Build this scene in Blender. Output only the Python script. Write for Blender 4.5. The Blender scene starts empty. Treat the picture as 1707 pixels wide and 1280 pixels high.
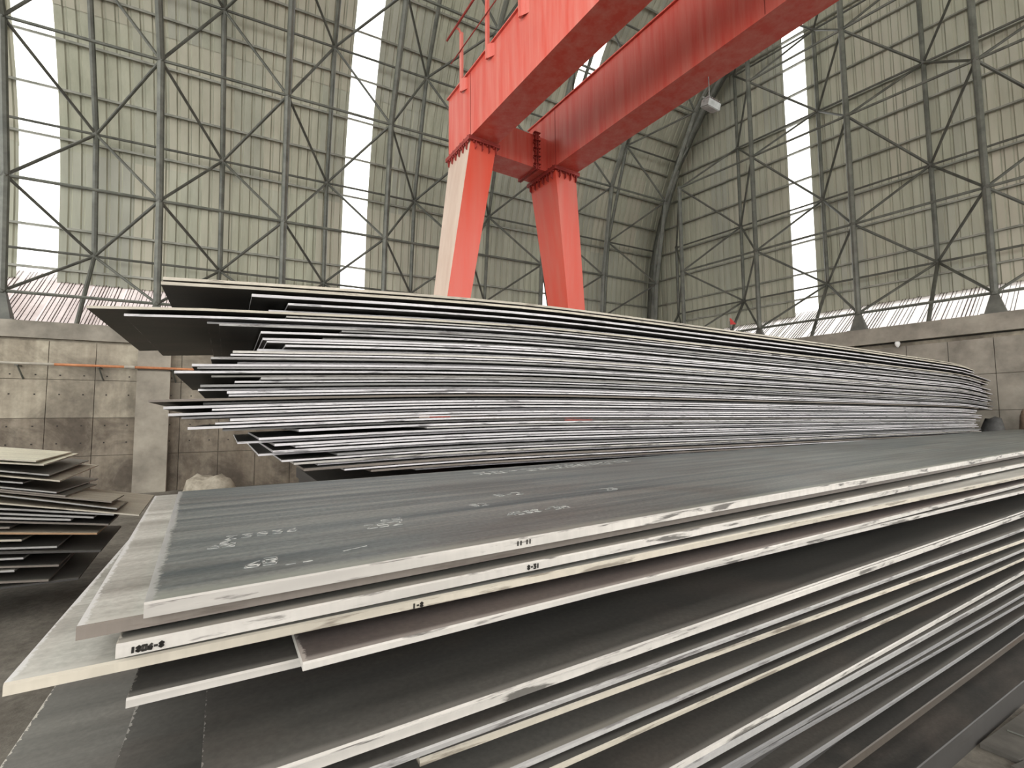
import bpy, bmesh, math, random
import numpy as np
from mathutils import Vector, Matrix
random.seed(7)
rng = np.random.default_rng(7)
scene = bpy.context.scene
COL = scene.collection
FLOOR = 0.0
EYE = 1.7

# ------------------------------------------------------------------ camera, sky, exposure
F, CX, CY = 800.0, 853.5, 640.0
PITCH, ROLL = math.atan(57 / F), 0.009
R0 = np.array([1, 0, 0.0])
FW = np.array([0, math.cos(PITCH), math.sin(PITCH)])
U0 = np.array([0, -math.sin(PITCH), math.cos(PITCH)])
RT = R0 * math.cos(ROLL) - U0 * math.sin(ROLL)
UP = U0 * math.cos(ROLL) + R0 * math.sin(ROLL)
cam_data = bpy.data.cameras.new('camera')
cam_data.sensor_width = 36.0
cam_data.lens = F / 1707 * 36.0
cam_data.clip_start = 0.05
cam = bpy.data.objects.new('camera', cam_data)
COL.objects.link(cam)
M4 = Matrix(((RT[0], UP[0], -FW[0], 0), (RT[1], UP[1], -FW[1], 0), (RT[2], UP[2], -FW[2], EYE), (0, 0, 0, 1)))
cam.matrix_world = M4
scene.camera = cam

world = bpy.data.worlds.new('overcast_sky')
scene.world = world
world.use_nodes = True
wn = world.node_tree.nodes
wn['Background'].inputs[0].default_value = (1.0, 0.99, 0.955, 1)
wn['Background'].inputs[1].default_value = 2.1
scene.view_settings.view_transform = 'Standard'
scene.view_settings.look = 'None'
scene.view_settings.gamma = 1.0
scene.view_settings.use_curve_mapping = False
scene.view_settings.exposure = 0.82
cy = scene.cycles
cy.use_denoising = True
cy.max_bounces = 8
cy.diffuse_bounces = 5
cy.glossy_bounces = 3
cy.transmission_bounces = 4
cy.transparent_max_bounces = 6
cy.sample_clamp_indirect = 8

# ------------------------------------------------------------------ geometry of the shed, relative to the eye
def ray(x, y):
    return FW + RT * (x - CX) / F - UP * (y - CY) / F
def on_plane(x, y, n, d):
    r = ray(x, y)
    return r * (d / (r @ np.asarray(n)))
def at_z(x, y, z):
    r = ray(x, y)
    return r * (z / r[2])
def vp(x):
    d = np.array([(x - CX) / F, 1, 0.0])
    return d / np.linalg.norm(d)
Z3 = np.array([0, 0, 1.0])
LIFT = np.array([0, 0, EYE])

# ------------------------------------------------------------------ helpers
def tag(o, label=None, cat=None, group=None, kind=None):
    if label: o['label'] = label
    if cat: o['category'] = cat
    if group: o['group'] = group
    if kind: o['kind'] = kind
    return o
def empty(name, loc=(0, 0, 0), rz=0.0):
    o = bpy.data.objects.new(name, None)
    COL.objects.link(o)
    o.location = loc
    o.rotation_euler = (0, 0, rz)
    o.empty_display_size = 0.2
    return o
def link(name, mesh, parent=None):
    o = bpy.data.objects.new(name, mesh)
    COL.objects.link(o)
    if parent is not None: o.parent = parent
    return o
def mesh_from(name, verts, faces, mats=(), midx=None, smooth=False):
    me = bpy.data.meshes.new(name)
    me.from_pydata([tuple(v) for v in verts], [], faces)
    for m in mats: me.materials.append(m)
    if midx is not None: me.polygons.foreach_set('material_index', midx)
    if smooth: me.polygons.foreach_set('use_smooth', [True] * len(me.polygons))
    me.update()
    return me
class MB:
    def __init__(s): s.v = []; s.f = []; s.m = []
    def hexa(s, P, m=0):          # 8 points: 0-3 bottom ccw, 4-7 top ccw
        b = len(s.v); s.v += [tuple(p) for p in P]
        for f in ((0, 3, 2, 1), (4, 5, 6, 7), (0, 1, 5, 4), (1, 2, 6, 5), (2, 3, 7, 6), (3, 0, 4, 7)):
            s.f.append(tuple(b + i for i in f)); s.m.append(m)
    def box(s, x0, x1, y0, y1, z0, z1, m=0):
        s.hexa([(x0, y0, z0), (x1, y0, z0), (x1, y1, z0), (x0, y1, z0), (x0, y0, z1), (x1, y0, z1), (x1, y1, z1), (x0, y1, z1)], m)
    def obox(s, o, ax, ay, az, m=0):   # origin + three edge vectors
        o, ax, ay, az = (np.asarray(k, float) for k in (o, ax, ay, az))
        s.hexa([o, o + ax, o + ax + ay, o + ay, o + az, o + ax + az, o + ax + ay + az, o + ay + az], m)
    def tube(s, pts, r, n=8, m=0):
        pts = [np.asarray(p, float) for p in pts]; b = len(s.v)
        for i, p in enumerate(pts):
            d = pts[min(i + 1, len(pts) - 1)] - pts[max(i - 1, 0)]; d = d / np.linalg.norm(d)
            a = np.cross(d, (0, 0, 1.0) if abs(d[2]) < .9 else (1.0, 0, 0)); a /= np.linalg.norm(a); c = np.cross(d, a)
            for k in range(n):
                t = 2 * math.pi * k / n
                s.v.append(tuple(p + r * (math.cos(t) * a + math.sin(t) * c)))
        for i in range(len(pts) - 1):
            for k in range(n):
                k2 = (k + 1) % n
                s.f.append((b + i * n + k, b + i * n + k2, b + (i + 1) * n + k2, b + (i + 1) * n + k)); s.m.append(m)
        s.f.append(tuple(b + k for k in range(n))[::-1]); s.m.append(m)
        e = b + (len(pts) - 1) * n
        s.f.append(tuple(e + k for k in range(n))); s.m.append(m)
    def mesh(s, name, mats, smooth=False):
        me = mesh_from(name, s.v, s.f, mats, s.m)
        bm = bmesh.new(); bm.from_mesh(me); bmesh.ops.recalc_face_normals(bm, faces=bm.faces); bm.to_mesh(me); bm.free()
        if smooth:
            me.polygons.foreach_set('use_smooth', [True] * len(me.polygons))
            me.set_sharp_from_angle(angle=0.7)
        return me
    def build(s, name, mats, parent=None, smooth=False):
        if not isinstance(mats, (list, tuple)): mats = [mats]
        return link(name, s.mesh(name, mats, smooth), parent)

# ------------------------------------------------------------------ materials
class NT:
    def __init__(s, name):
        s.mat = bpy.data.materials.new(name); s.mat.use_nodes = True
        s.t = s.mat.node_tree; s.n = s.t.nodes; s.b = s.n['Principled BSDF']; s.out = s.n['Material Output']
    def new(s, typ, **kw):
        nd = s.n.new(typ)
        for k, v in kw.items(): setattr(nd, k, v)
        return nd
    def l(s, a, b): s.t.links.new(a, b)
    def coords(s, kind='Object', scale=(1, 1, 1), rot=(0, 0, 0)):
        tc = s.new('ShaderNodeTexCoord'); mp = s.new('ShaderNodeMapping')
        mp.inputs['Scale'].default_value = scale; mp.inputs['Rotation'].default_value = rot
        s.l(tc.outputs[kind], mp.inputs['Vector']); return mp.outputs[0]
    def world_coords(s, scale=(1, 1, 1), rot=(0, 0, 0)):
        g = s.new('ShaderNodeNewGeometry'); mp = s.new('ShaderNodeMapping')
        mp.inputs['Scale'].default_value = scale; mp.inputs['Rotation'].default_value = rot
        s.l(g.outputs['Position'], mp.inputs['Vector']); return mp.outputs[0]
    def noise(s, vec, scale, detail=4, rough=.55, dist=0.0):
        nd = s.new('ShaderNodeTexNoise'); nd.inputs['Scale'].default_value = scale; nd.inputs['Detail'].default_value = detail
        nd.inputs['Roughness'].default_value = rough; nd.inputs['Distortion'].default_value = dist
        s.l(vec, nd.inputs['Vector']); return nd.outputs['Fac']
    def ramp(s, fac, stops):
        r = s.new('ShaderNodeValToRGB'); e = r.color_ramp.elements
        while len(e) > 1: e.remove(e[-1])
        for i, (p, c) in enumerate(stops):
            el = e[0] if i == 0 else e.new(p)
            el.position = p; el.color = (*c, 1) if len(c) == 3 else c
        s.l(fac, r.inputs[0]); return r.outputs[0]
    def mix(s, fac, a, b, mode='MIX'):
        m = s.new('ShaderNodeMix', data_type='RGBA', blend_type=mode)
        for inp, v in ((m.inputs[0], fac), (m.inputs[6], a), (m.inputs[7], b)):
            if isinstance(v, (int, float)): inp.default_value = v
            elif isinstance(v, tuple): inp.default_value = (*v, 1)
            else: s.l(v, inp)
        return m.outputs[2]
    def math(s, op, a, b=None, clamp=False):
        m = s.new('ShaderNodeMath', operation=op, use_clamp=clamp)
        for i, v in enumerate((a, b)):
            if v is None: continue
            if isinstance(v, (int, float)): m.inputs[i].default_value = v
            else: s.l(v, m.inputs[i])
        return m.outputs[0]
    def rand(s):
        return s.new('ShaderNodeObjectInfo').outputs['Random']
    def bump(s, h, strength=.3, dist=.01):
        b = s.new('ShaderNodeBump'); b.inputs['Strength'].default_value = strength; b.inputs['Distance'].default_value = dist
        s.l(h, b.inputs['Height']); s.l(b.outputs[0], s.b.inputs['Normal'])
    def fin(s, col=None, rough=.6, metal=0.0, spec=.5):
        if col is not None:
            if isinstance(col, tuple): s.b.inputs['Base Color'].default_value = (*col, 1)
            else: s.l(col, s.b.inputs['Base Color'])
        if isinstance(rough, (int, float)): s.b.inputs['Roughness'].default_value = rough
        else: s.l(rough, s.b.inputs['Roughness'])
        s.b.inputs['Metallic'].default_value = metal
        s.b.inputs['Specular IOR Level'].default_value = spec
        return s.mat

def plate_top(name, c1, c2, rim, rough=(.30, .5), rimw=.05, spec=.6, metal=.25, leftrim=.35, bmp=.025, sy=5):
    k = NT(name)
    uv = k.new('ShaderNodeUVMap'); uv.uv_map = 'plate'
    mp = k.new('ShaderNodeMapping'); mp.inputs['Scale'].default_value = (.22, sy, 1); k.l(uv.outputs[0], mp.inputs[0])
    rnd = k.rand()
    off = k.new('ShaderNodeCombineXYZ'); k.l(k.math('MULTIPLY', rnd, 37.0), off.inputs[0]); k.l(k.math('MULTIPLY', rnd, 91.0), off.inputs[2])
    k.l(off.outputs[0], mp.inputs['Location'])
    st = k.noise(mp.outputs[0], 1.6, 6, .62, .3)
    mp2 = k.new('ShaderNodeMapping'); mp2.inputs['Scale'].default_value = (.8, 1.8, 1); k.l(uv.outputs[0], mp2.inputs[0]); k.l(off.outputs[0], mp2.inputs['Location'])
    bl = k.noise(mp2.outputs[0], 1.3, 5, .6, .6)
    col = k.mix(k.ramp(st, [(.32, (0, 0, 0)), (.7, (1, 1, 1))]), c1, c2)
    col = k.mix(k.ramp(bl, [(.45, (0, 0, 0)), (.8, (.55, .55, .55))]), col, (.16, .13, .11))
    fine = k.noise(uv.outputs[0], 60, 3, .6)
    col = k.mix(.25, col, k.ramp(fine, [(.3, (.25, .25, .25)), (.75, (.95, .95, .95))]), 'OVERLAY')
    sx = k.new('ShaderNodeSeparateXYZ'); k.l(uv.outputs[0], sx.inputs[0])
    wob = k.math('MULTIPLY', k.math('SUBTRACT', bl, .5), .03)
    v = k.math('ADD', sx.outputs[1], wob); u = k.math('ADD', sx.outputs[0], wob)
    m1 = k.math('SUBTRACT', 1.0, k.math('DIVIDE', v, rimw), True)
    m2 = k.math('SUBTRACT', 1.0, k.math('DIVIDE', k.math('ADD', u, k.math('MULTIPLY', k.math('SUBTRACT', fine, .5), .03)), rimw * leftrim), True)
    rm = k.ramp(k.math('MAXIMUM', m1, m2), [(.05, (0, 0, 0)), (.5, (.85, .85, .85))])
    col = k.mix(rm, col, rim)
    col = k.mix(k.ramp(m2, [(.1, (0, 0, 0)), (.5, (.8, .8, .8))]), col, tuple(min(.62, c * 1.5) for c in rim))
    rg = k.math('ADD', rough[0], k.math('MULTIPLY', st, rough[1] - rough[0]))
    k.bump(k.math('ADD', st, k.math('MULTIPLY', fine, .05)), bmp, .004)
    return k.fin(col, rg, metal, spec)
def plate_edge(name, base, dark, amount=.5, stain=.47):
    k = NT(name)
    uv = k.new('ShaderNodeUVMap'); uv.uv_map = 'plate'
    rnd = k.rand()
    off = k.new('ShaderNodeCombineXYZ'); k.l(k.math('MULTIPLY', rnd, 53.0), off.inputs[0]); k.l(k.math('MULTIPLY', rnd, 71.0), off.inputs[2])
    def nz(sc, scale, det=4):
        mp = k.new('ShaderNodeMapping'); mp.inputs['Scale'].default_value = sc; k.l(uv.outputs[0], mp.inputs[0]); k.l(off.outputs[0], mp.inputs['Location'])
        return k.noise(mp.outputs[0], scale, det, .6, .2)
    long_ = nz((.6, 6, 6), 1.0); blot = nz((4, 30, 30), 1.0, 5); vert = nz((30, 6, 6), 1.0, 3)
    col = k.mix(k.ramp(long_, [(.35, (0, 0, 0)), (.66, (1, 1, 1))]), tuple(c * .62 for c in base), base)
    col = k.mix(k.ramp(vert, [(.35, (.35, .35, .35)), (.6, (0, 0, 0))]), col, tuple(c * .6 for c in base))
    m = k.math('MULTIPLY', k.ramp(blot, [(stain + .13, (0, 0, 0)), (stain + .21, (1, 1, 1))]), amount)
    col = k.mix(m, col, dark)
    col = k.mix(k.math('MULTIPLY', rnd, .3), col, tuple(c * .6 for c in base))
    return k.fin(col, .55, 0.0, .35)
def simple_noise(name, c1, c2, scale=4, rough=.7, metal=0.0, spec=.4, stretch=(1, 1, 1), detail=5, world=True, lohi=(.35, .68), bump=0.0):
    k = NT(name)
    v = k.world_coords(stretch) if world else k.coords('Object', stretch)
    n = k.noise(v, scale, detail, .6)
    if bump: k.bump(n, bump, .02)
    return k.fin(k.ramp(n, [(lohi[0], c1), (lohi[1], c2)]), rough, metal, spec)

M = {}
M['top_blue'] = plate_top('mill_scale_blue_grey', (.15, .18, .19), (.40, .41, .385), (.46, .48, .43), (.36, .54), .06, .6, .85, .35, 0.0, 8)
M['top_grey'] = plate_top('mill_scale_grey', (.085, .083, .075), (.16, .155, .14), (.36, .34, .30), (.34, .55), .035, .6, .25, .05)
M['top_pale'] = plate_top('pale_sheen_steel', (.24, .235, .21), (.54, .53, .49), (.5, .49, .45), (.25, .45), .03)  # whitish shine of the jutting plate ends painted into the base colour
M['top_brown'] = plate_top('mill_scale_brown', (.075, .062, .058), (.125, .105, .098), (.30, .27, .25), (.42, .6), .03)
M['top_dark'] = plate_top('mill_scale_dark', (.055, .053, .048), (.105, .10, .09), (.22, .21, .19), (.42, .62), .03, .6, .25, .02)
M['top_black'] = plate_top('near_black_steel', (.022, .021, .019), (.042, .04, .036), (.04, .038, .035), (.6, .75), .01, .3, 0, .02)  # near-black steel for the two lowest near plates
M['top_cream'] = plate_top('dusty_cream_sheet', (.50, .48, .37), (.68, .66, .53), (.62, .60, .50), (.5, .7), .02, .4, 0)
M['top_tan'] = plate_top('dusty_tan_sheet', (.26, .23, .18), (.40, .36, .29), (.40, .37, .30), (.5, .7), .02, .4, 0)
M['edge_white'] = plate_edge('cut_edge_white', (.62, .59, .55), (.05, .045, .04), .85, .42)
M['edge_cream'] = plate_edge('cut_edge_cream', (.60, .55, .46), (.09, .07, .05), .7, .43)
M['edge_grey'] = plate_edge('cut_edge_grey', (.42, .41, .40), (.06, .05, .05), .75, .42)
M['edge_brown'] = plate_edge('cut_edge_brown', (.22, .19, .165), (.07, .05, .04), .5)
M['edge_dark'] = plate_edge('cut_edge_dark', (.06, .056, .053), (.04, .035, .03), .5)
M['edge_rustdark'] = plate_edge('rusty_dark_edge', (.09, .075, .062), (.07, .045, .03), .7)
M['edge_lav'] = plate_edge('cut_edge_lavender', (.72, .70, .72), (.06, .055, .06), .7, .44)
M['edge_mid'] = plate_edge('cut_edge_mid_grey', (.27, .265, .265), (.05, .045, .045), .6)
M['edge_rust'] = plate_edge('cut_edge_rust', (.40, .25, .14), (.12, .06, .03), .6)
M['chalk'] = simple_noise('white_chalk', (.22, .23, .225), (.50, .50, .48), 45, .9, spec=.1, lohi=(.42, .62))
M['ink'] = simple_noise('black_stencil_ink', (.015, .014, .013), (.05, .045, .04), 50, .8, spec=.2)

# corrugated sheet
k = NT('grey_green_sheet')
v = k.world_coords((1, 1, .12)); n1 = k.noise(v, 2.4, 5, .65)
n2_ = k.noise(k.world_coords((.6, .6, .6)), .55, 4, .6)
c = k.mix(k.ramp(n1, [(.34, (0, 0, 0)), (.7, (1, 1, 1))]), (.335, .345, .265), (.475, .48, .38))
c = k.mix(k.ramp(n2_, [(.4, (0, 0, 0)), (.75, (.55, .55, .55))]), c, (.34, .335, .29))
rn = k.rand()
c = k.mix(k.ramp(rn, [(.0, (.45, .45, .45)), (.35, (0, 0, 0)), (1, (0, 0, 0))]), c, (.33, .335, .31))
c = k.mix(k.ramp(rn, [(.55, (0, 0, 0)), (1, (.5, .5, .5))]), c, (.50, .46, .38))
M['sheet'] = k.fin(c, .55, 0, .3)
k = NT('sheet_rib_shaded_grime')
M['sheet_rib'] = k.fin(k.ramp(k.noise(k.world_coords((1, 1, .15)), 3, 4), [(.35, (.27, .275, .215)), (.65, (.42, .42, .33))]), .6, 0, .3)  # rib flanks darker: grime with shading put into the colour
def translucent(name, c1, c2, scale, stretch, clear=0.0):
    k = NT(name)
    n = k.noise(k.world_coords(stretch), scale, 4, .6)
    col = k.ramp(n, [(.35, c1), (.65, c2)])
    tr = k.new('ShaderNodeBsdfTranslucent'); k.l(col, tr.inputs[0])
    di = k.new('ShaderNodeBsdfDiffuse'); k.l(col, di.inputs[0])
    mx = k.new('ShaderNodeMixShader'); mx.inputs[0].default_value = .82
    k.l(di.outputs[0], mx.inputs[1]); k.l(tr.outputs[0], mx.inputs[2])
    tp = k.new('ShaderNodeBsdfTransparent'); m2 = k.new('ShaderNodeMixShader'); m2.inputs[0].default_value = clear
    k.l(mx.outputs[0], m2.inputs[1]); k.l(tp.outputs[0], m2.inputs[2]); k.l(m2.outputs[0], k.out.inputs[0])
    return k.mat
M['skylight'] = translucent('fibreglass_skylight', (.93, .95, .94), (.98, .98, .98), 1.2, (1, 1, .3), .75)
M['skirt'] = translucent('pinkish_fibreglass', (.74, .70, .71), (.86, .83, .84), 1.5, (1, 1, .5), .1)
M['skirt_pink'] = translucent('weathered_pink_fibreglass', (.46, .385, .38), (.64, .575, .575), 1.3, (1, 1, .5), .03)
M['skirt_rib'] = translucent('shadowed_fibreglass_fold', (.08, .065, .06), (.24, .20, .19), 2.5, (1, 1, .6))  # dark folds carry the seam shadows in their colour
M['tube'] = simple_noise('grey_painted_tube', (.065, .07, .057), (.135, .14, .118), 3, .45, .0, .5)
M['tube_dark'] = simple_noise('dark_grey_tube', (.05, .052, .043), (.10, .102, .085), 3, .5, .0, .5)
M['purlin'] = simple_noise('galvanised_purlin', (.17, .175, .145), (.30, .30, .26), 3, .4, .1, .5)
# concrete
k = NT('stained_board_marked_concrete')
pz = k.world_coords()
n1 = k.noise(pz, .55, 6, .65, .4); n2_ = k.noise(k.world_coords((1, 1, .12)), 3.2, 5, .6); n3 = k.noise(pz, 9, 4, .6)
c = k.mix(k.ramp(n2_, [(.35, (0, 0, 0)), (.68, (1, 1, 1))]), (.225, .195, .15), (.36, .325, .255))
c = k.mix(k.ramp(n1, [(.42, (0, 0, 0)), (.58, (.85, .85, .85))]), c, (.10, .085, .066))
c = k.mix(.3, c, k.ramp(n3, [(.3, (.3, .3, .3)), (.7, (.8, .8, .8))]), 'OVERLAY')
c = k.mix(k.math('MULTIPLY', k.rand(), .2), c, (.36, .33, .28))
k.bump(n3, .25, .01)
M['concrete'] = k.fin(c, .85, 0, .25)
k = NT('dirt_stained_concrete')
pz = k.world_coords()
n1 = k.noise(pz, .9, 6, .68, .6); n2_ = k.noise(k.world_coords((1, 1, .12)), 3.2, 5, .6); n3 = k.noise(pz, 9, 4, .6)
c = k.mix(k.ramp(n2_, [(.35, (0, 0, 0)), (.68, (1, 1, 1))]), (.145, .12, .093), (.23, .20, .16))
c = k.mix(k.ramp(n1, [(.42, (0, 0, 0)), (.60, (.85, .85, .85))]), c, (.075, .062, .05))
c = k.mix(.3, c, k.ramp(n3, [(.3, (.3, .3, .3)), (.7, (.8, .8, .8))]), 'OVERLAY')
k.bump(n3, .25, .01)
M['concrete_dirty'] = k.fin(c, .9, 0, .2)
M['concrete_grey'] = simple_noise('grey_cap_concrete', (.17, .155, .13), (.31, .285, .24), 1.6, .85, spec=.25, bump=.2)
M['concrete_pale'] = simple_noise('pale_pilaster_concrete', (.20, .18, .15), (.36, .33, .275), 1.3, .85, spec=.25, bump=.2)
k = NT('dusty_floor')
pz = k.world_coords(); n1 = k.noise(pz, .7, 6, .65, .5); n3 = k.noise(pz, 14, 5, .7)
c = k.mix(k.ramp(n1, [(.35, (0, 0, 0)), (.68, (1, 1, 1))]), (.085, .075, .062), (.19, .175, .15))
c = k.mix(.5, c, k.ramp(n3, [(.3, (.25, .25, .25)), (.72, (.8, .8, .8))]), 'OVERLAY')
k.bump(n3, .35, .02)
M['floor'] = k.fin(c, .9, 0, .2)
M['yard'] = simple_noise('pale_bounce_ground', (.42, .41, .39), (.55, .54, .52), .8, .9, spec=.2)  # unseen yard, added pale to bounce light into the skirt
# crane paint
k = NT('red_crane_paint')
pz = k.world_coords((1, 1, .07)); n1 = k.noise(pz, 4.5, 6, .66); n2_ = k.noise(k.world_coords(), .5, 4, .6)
c = k.mix(k.ramp(n1, [(.38, (0, 0, 0)), (.72, (.6, .6, .6))]), (.62, .085, .06), (.68, .30, .25))  # pale streaks mix dust with a pinkish sheen put into the colour
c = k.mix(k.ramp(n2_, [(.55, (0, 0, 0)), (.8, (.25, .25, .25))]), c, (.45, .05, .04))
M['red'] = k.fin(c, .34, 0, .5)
k = NT('red_leg_paint')
n1 = k.noise(k.world_coords((1, 1, .07)), 3.5, 5, .6)
M['red_leg'] = k.fin(k.ramp(n1, [(.4, (.66, .085, .05)), (.75, (.62, .14, .10))]), .36, 0, .5)
M['red_dark'] = simple_noise('dark_red_flange', (.22, .03, .025), (.36, .05, .04), 5, .5)
k = NT('pale_beige_red')
n1 = k.noise(k.world_coords((1, 1, .12)), 3, 5, .62)
M['red_pale'] = k.fin(k.ramp(n1, [(.3, (.50, .36, .29)), (.7, (.62, .50, .42))]), .5, 0, .5)
M['steel_grey'] = simple_noise('lamp_grey_metal', (.20, .21, .20), (.32, .33, .32), 8, .4, .2)
M['glass_white'] = simple_noise('frosted_lamp_glass', (.30, .31, .30), (.42, .42, .41), 6, .2)
M['bulb'] = simple_noise('white_bulb_glass', (.62, .62, .60), (.75, .75, .73), 6, .15)
M['rust_pipe'] = simple_noise('rusty_orange_pipe', (.33, .12, .05), (.55, .25, .12), 3, .7)
M['grey_pipe'] = simple_noise('grey_dusty_pipe', (.26, .24, .20), (.42, .39, .33), 3, .6)
M['dirt'] = simple_noise('pale_dirt', (.22, .195, .155), (.40, .365, .30), 5, .95, spec=.1, bump=.5)
M['tarp'] = simple_noise('dark_grey_tarp', (.05, .05, .05), (.12, .12, .115), 4, .7)
M['brown'] = simple_noise('brown_sacking', (.10, .07, .05), (.20, .14, .10), 6, .85)
M['flag'] = simple_noise('red_cloth', (.55, .05, .05), (.70, .09, .08), 6, .8)
M['card'] = simple_noise('dusty_scrap_sheet', (.065, .06, .052), (.12, .11, .096), 5, .7)

# ------------------------------------------------------------------ the shed: directions
ULn = math.atan(1492 / 800.)
UL = np.array([math.sin(ULn), math.cos(ULn), 0]); NL = np.array([-math.cos(ULn), math.sin(ULn), 0])   # along / out of the long wall
WG = -vp(235); NG = np.array([-WG[1], WG[0], 0])                                                        # along / out of the gable
CORNER = np.array([6.4, 21.7, 0]); DG = CORNER @ NG
DB, DA = 16.1, 14.78
DGA = DG / 1.11
S_END = 15.95
# arch profile of the outer layer: inward offset and height above the eye
PROF = np.array([(0, 3.0), (0, 4.35), (.4, 7.45), (1.75, 11.05), (3.9, 13.9), (6.7, 16.2), (9.8, 17.8), (13.2, 18.8)])
def catmull(P, per=12):
    out = []
    P = [2 * P[0] - P[1]] + list(P) + [2 * P[-1] - P[-2]]
    for i in range(1, len(P) - 2):
        for j in range(per):
            t = j / per; a, b, c, d = P[i - 1], P[i], P[i + 1], P[i + 2]
            out.append(.5 * ((2 * b) + (-a + c) * t + (2 * a - 5 * b + 4 * c - d) * t * t + (-a + 3 * b - 3 * c + d) * t ** 3))
    out.append(P[-2]); return np.array(out)
PC = catmull(PROF)
tan_ = np.gradient(PC, axis=0); tan_ /= np.linalg.norm(tan_, axis=1)[:, None]
SHEET = PC + np.stack([-tan_[:, 1], tan_[:, 0]], 1) * .42       # sheeting lies outside the outer layer
SHEET = SHEET[SHEET[:, 1] > 3.58]
seg = np.r_[0, np.cumsum(np.linalg.norm(np.diff(SHEET, axis=0), axis=1))]
ARC = seg[-1]
def sheet_at(a):
    return np.array([np.interp(a, seg, SHEET[:, 0]), np.interp(a, seg, SHEET[:, 1])])
def sheet_z_of_inward(d):
    return float(np.interp(d, SHEET[:, 0], SHEET[:, 1]))
def LW(s, d, z):            # long wall point: s along, d inward from outer layer, z above the eye -> world
    return UL * s + NL * (DB - d) + Z3 * (z + EYE)
def GW(s, d, z):            # gable point, d = distance from the camera along the gable normal
    return CORNER + WG * s + NG * (d - DG) + Z3 * (z + EYE)

# floor
fm = MB()
def fpt(s, d): return UL * s + NL * d
_c = fpt(15.6, 15.0)
quad = [fpt(-24, 15.0), fpt(-24, -24), fpt(24, -24), _c + WG * 34, _c]
quad = [fpt(-24, 15.0), fpt(-24, -24), _c + WG * 38, _c]
fm.hexa([tuple(q - Z3 * .3) for q in quad] + [tuple(q) for q in quad])
gm = MB(); gm.box(-70, 70, -50, 80, -.5, -.06); gd = gm.build('ground', M['yard']); tag(gd, 'unseen pale yard added outside the steel shed to bounce light', 'ground', kind='structure')
fl = fm.build('floor', M['floor']); tag(fl, 'dusty brown concrete floor of the steel shed', 'floor', kind='structure')

# corrugated panel cross-section (x across, offset outwards)
PW = .785
def corr(width, ribs=3, h=.03):
    p = width / ribs; pts = []
    for i in range(ribs):
        x = i * p
        pts += [(x, 0, 0), (x + p * .62, 0, 1), (x + p * .73, h, 0), (x + p * .89, h, 1)]
    pts.append((width, 0, 0)); return pts
XS = corr(PW)
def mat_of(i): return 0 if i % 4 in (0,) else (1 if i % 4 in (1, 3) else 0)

ceiling = tag(empty('ceiling'), 'curved corrugated grey-green sheeting with white skylight strips rising from the left wall', 'roof', kind='structure')
rows = [0, 3.5, 7.0, 10.5, 14.0, 17.5, ARC]
for r in range(len(rows) - 1):
    a0, a1 = rows[r] - (.12 if r else 0), rows[r + 1]
    nn = 5; A = np.linspace(a0, a1, nn)
    verts, faces, mi = [], [], []
    for a in A:
        d, z = sheet_at(max(a, 0)); e = .02 * (r % 2)
        d2 = sheet_at(min(max(a, 0) + .05, ARC)); d1 = sheet_at(max(max(a, 0) - .05, 0)); t = d2 - d1; t /= np.linalg.norm(t)
        nx, nz = -t[1], t[0]
        for x, h, _ in XS:
            hh = h + e
            verts.append(UL * x + NL * (DB - (d + nx * hh)) + Z3 * (z + nz * hh + EYE))
    m = len(XS)
    for i in range(nn - 1):
        for j in range(m - 1):
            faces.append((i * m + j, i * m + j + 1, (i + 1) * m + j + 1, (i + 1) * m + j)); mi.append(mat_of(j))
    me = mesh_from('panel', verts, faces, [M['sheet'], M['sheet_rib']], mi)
    ms = mesh_from('skylight_panel', verts, faces, [M['skylight']])
    for kk in range(-6, 31):
        s = -5.45 + PW * kk
        sky = kk % 10 == 0
        if s > S_END + 2.0: break
        o = link('skylight_panel' if sky else 'panel', ms if sky else me, ceiling)
        o.location = tuple(UL * s)
for (d0, z0), (d1, z1) in zip([SHEET[-1], (17, 19.35), (21, 19.3), (25, 18.5), (29, 16.4)], [(17, 19.35), (21, 19.3), (25, 18.5), (29, 16.4), (32.5, 12.5)]):  # unseen roof continued out of view to cut down sky light
    b = MB(); p = UL * -10.2 + NL * (DB - d0) + Z3 * (z0 + EYE); q = UL * -10.2 + NL * (DB - d1) + Z3 * (z1 + EYE)
    b.obox(p, UL * (S_END + 16.2), q - p, Z3 * .04); b.build('unseen_roof_panel', M['sheet'], ceiling)
purl = [0.32] + [float(np.interp(z, SHEET[:, 1], seg)) for z in (5.06, 6.2, 7.35, 8.5, 9.6, 10.7)]
step = 1.25
while purl[-1] + step < ARC: purl.append(purl[-1] + step)
for a in purl:
    d, z = sheet_at(a); t = sheet_at(min(a + .05, ARC)) - sheet_at(max(a - .05, 0)); t /= np.linalg.norm(t)
    tv = NL * -t[0] + Z3 * t[1]; nv = NL * (t[1]) + Z3 * t[0]
    b = MB(); p = LW(-10.2, d, z) - nv * .012
    b.obox(p, UL * (S_END + 10.2), -nv * .10, tv * .055)
    b.build('purlin', M['purlin'], ceiling)

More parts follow.
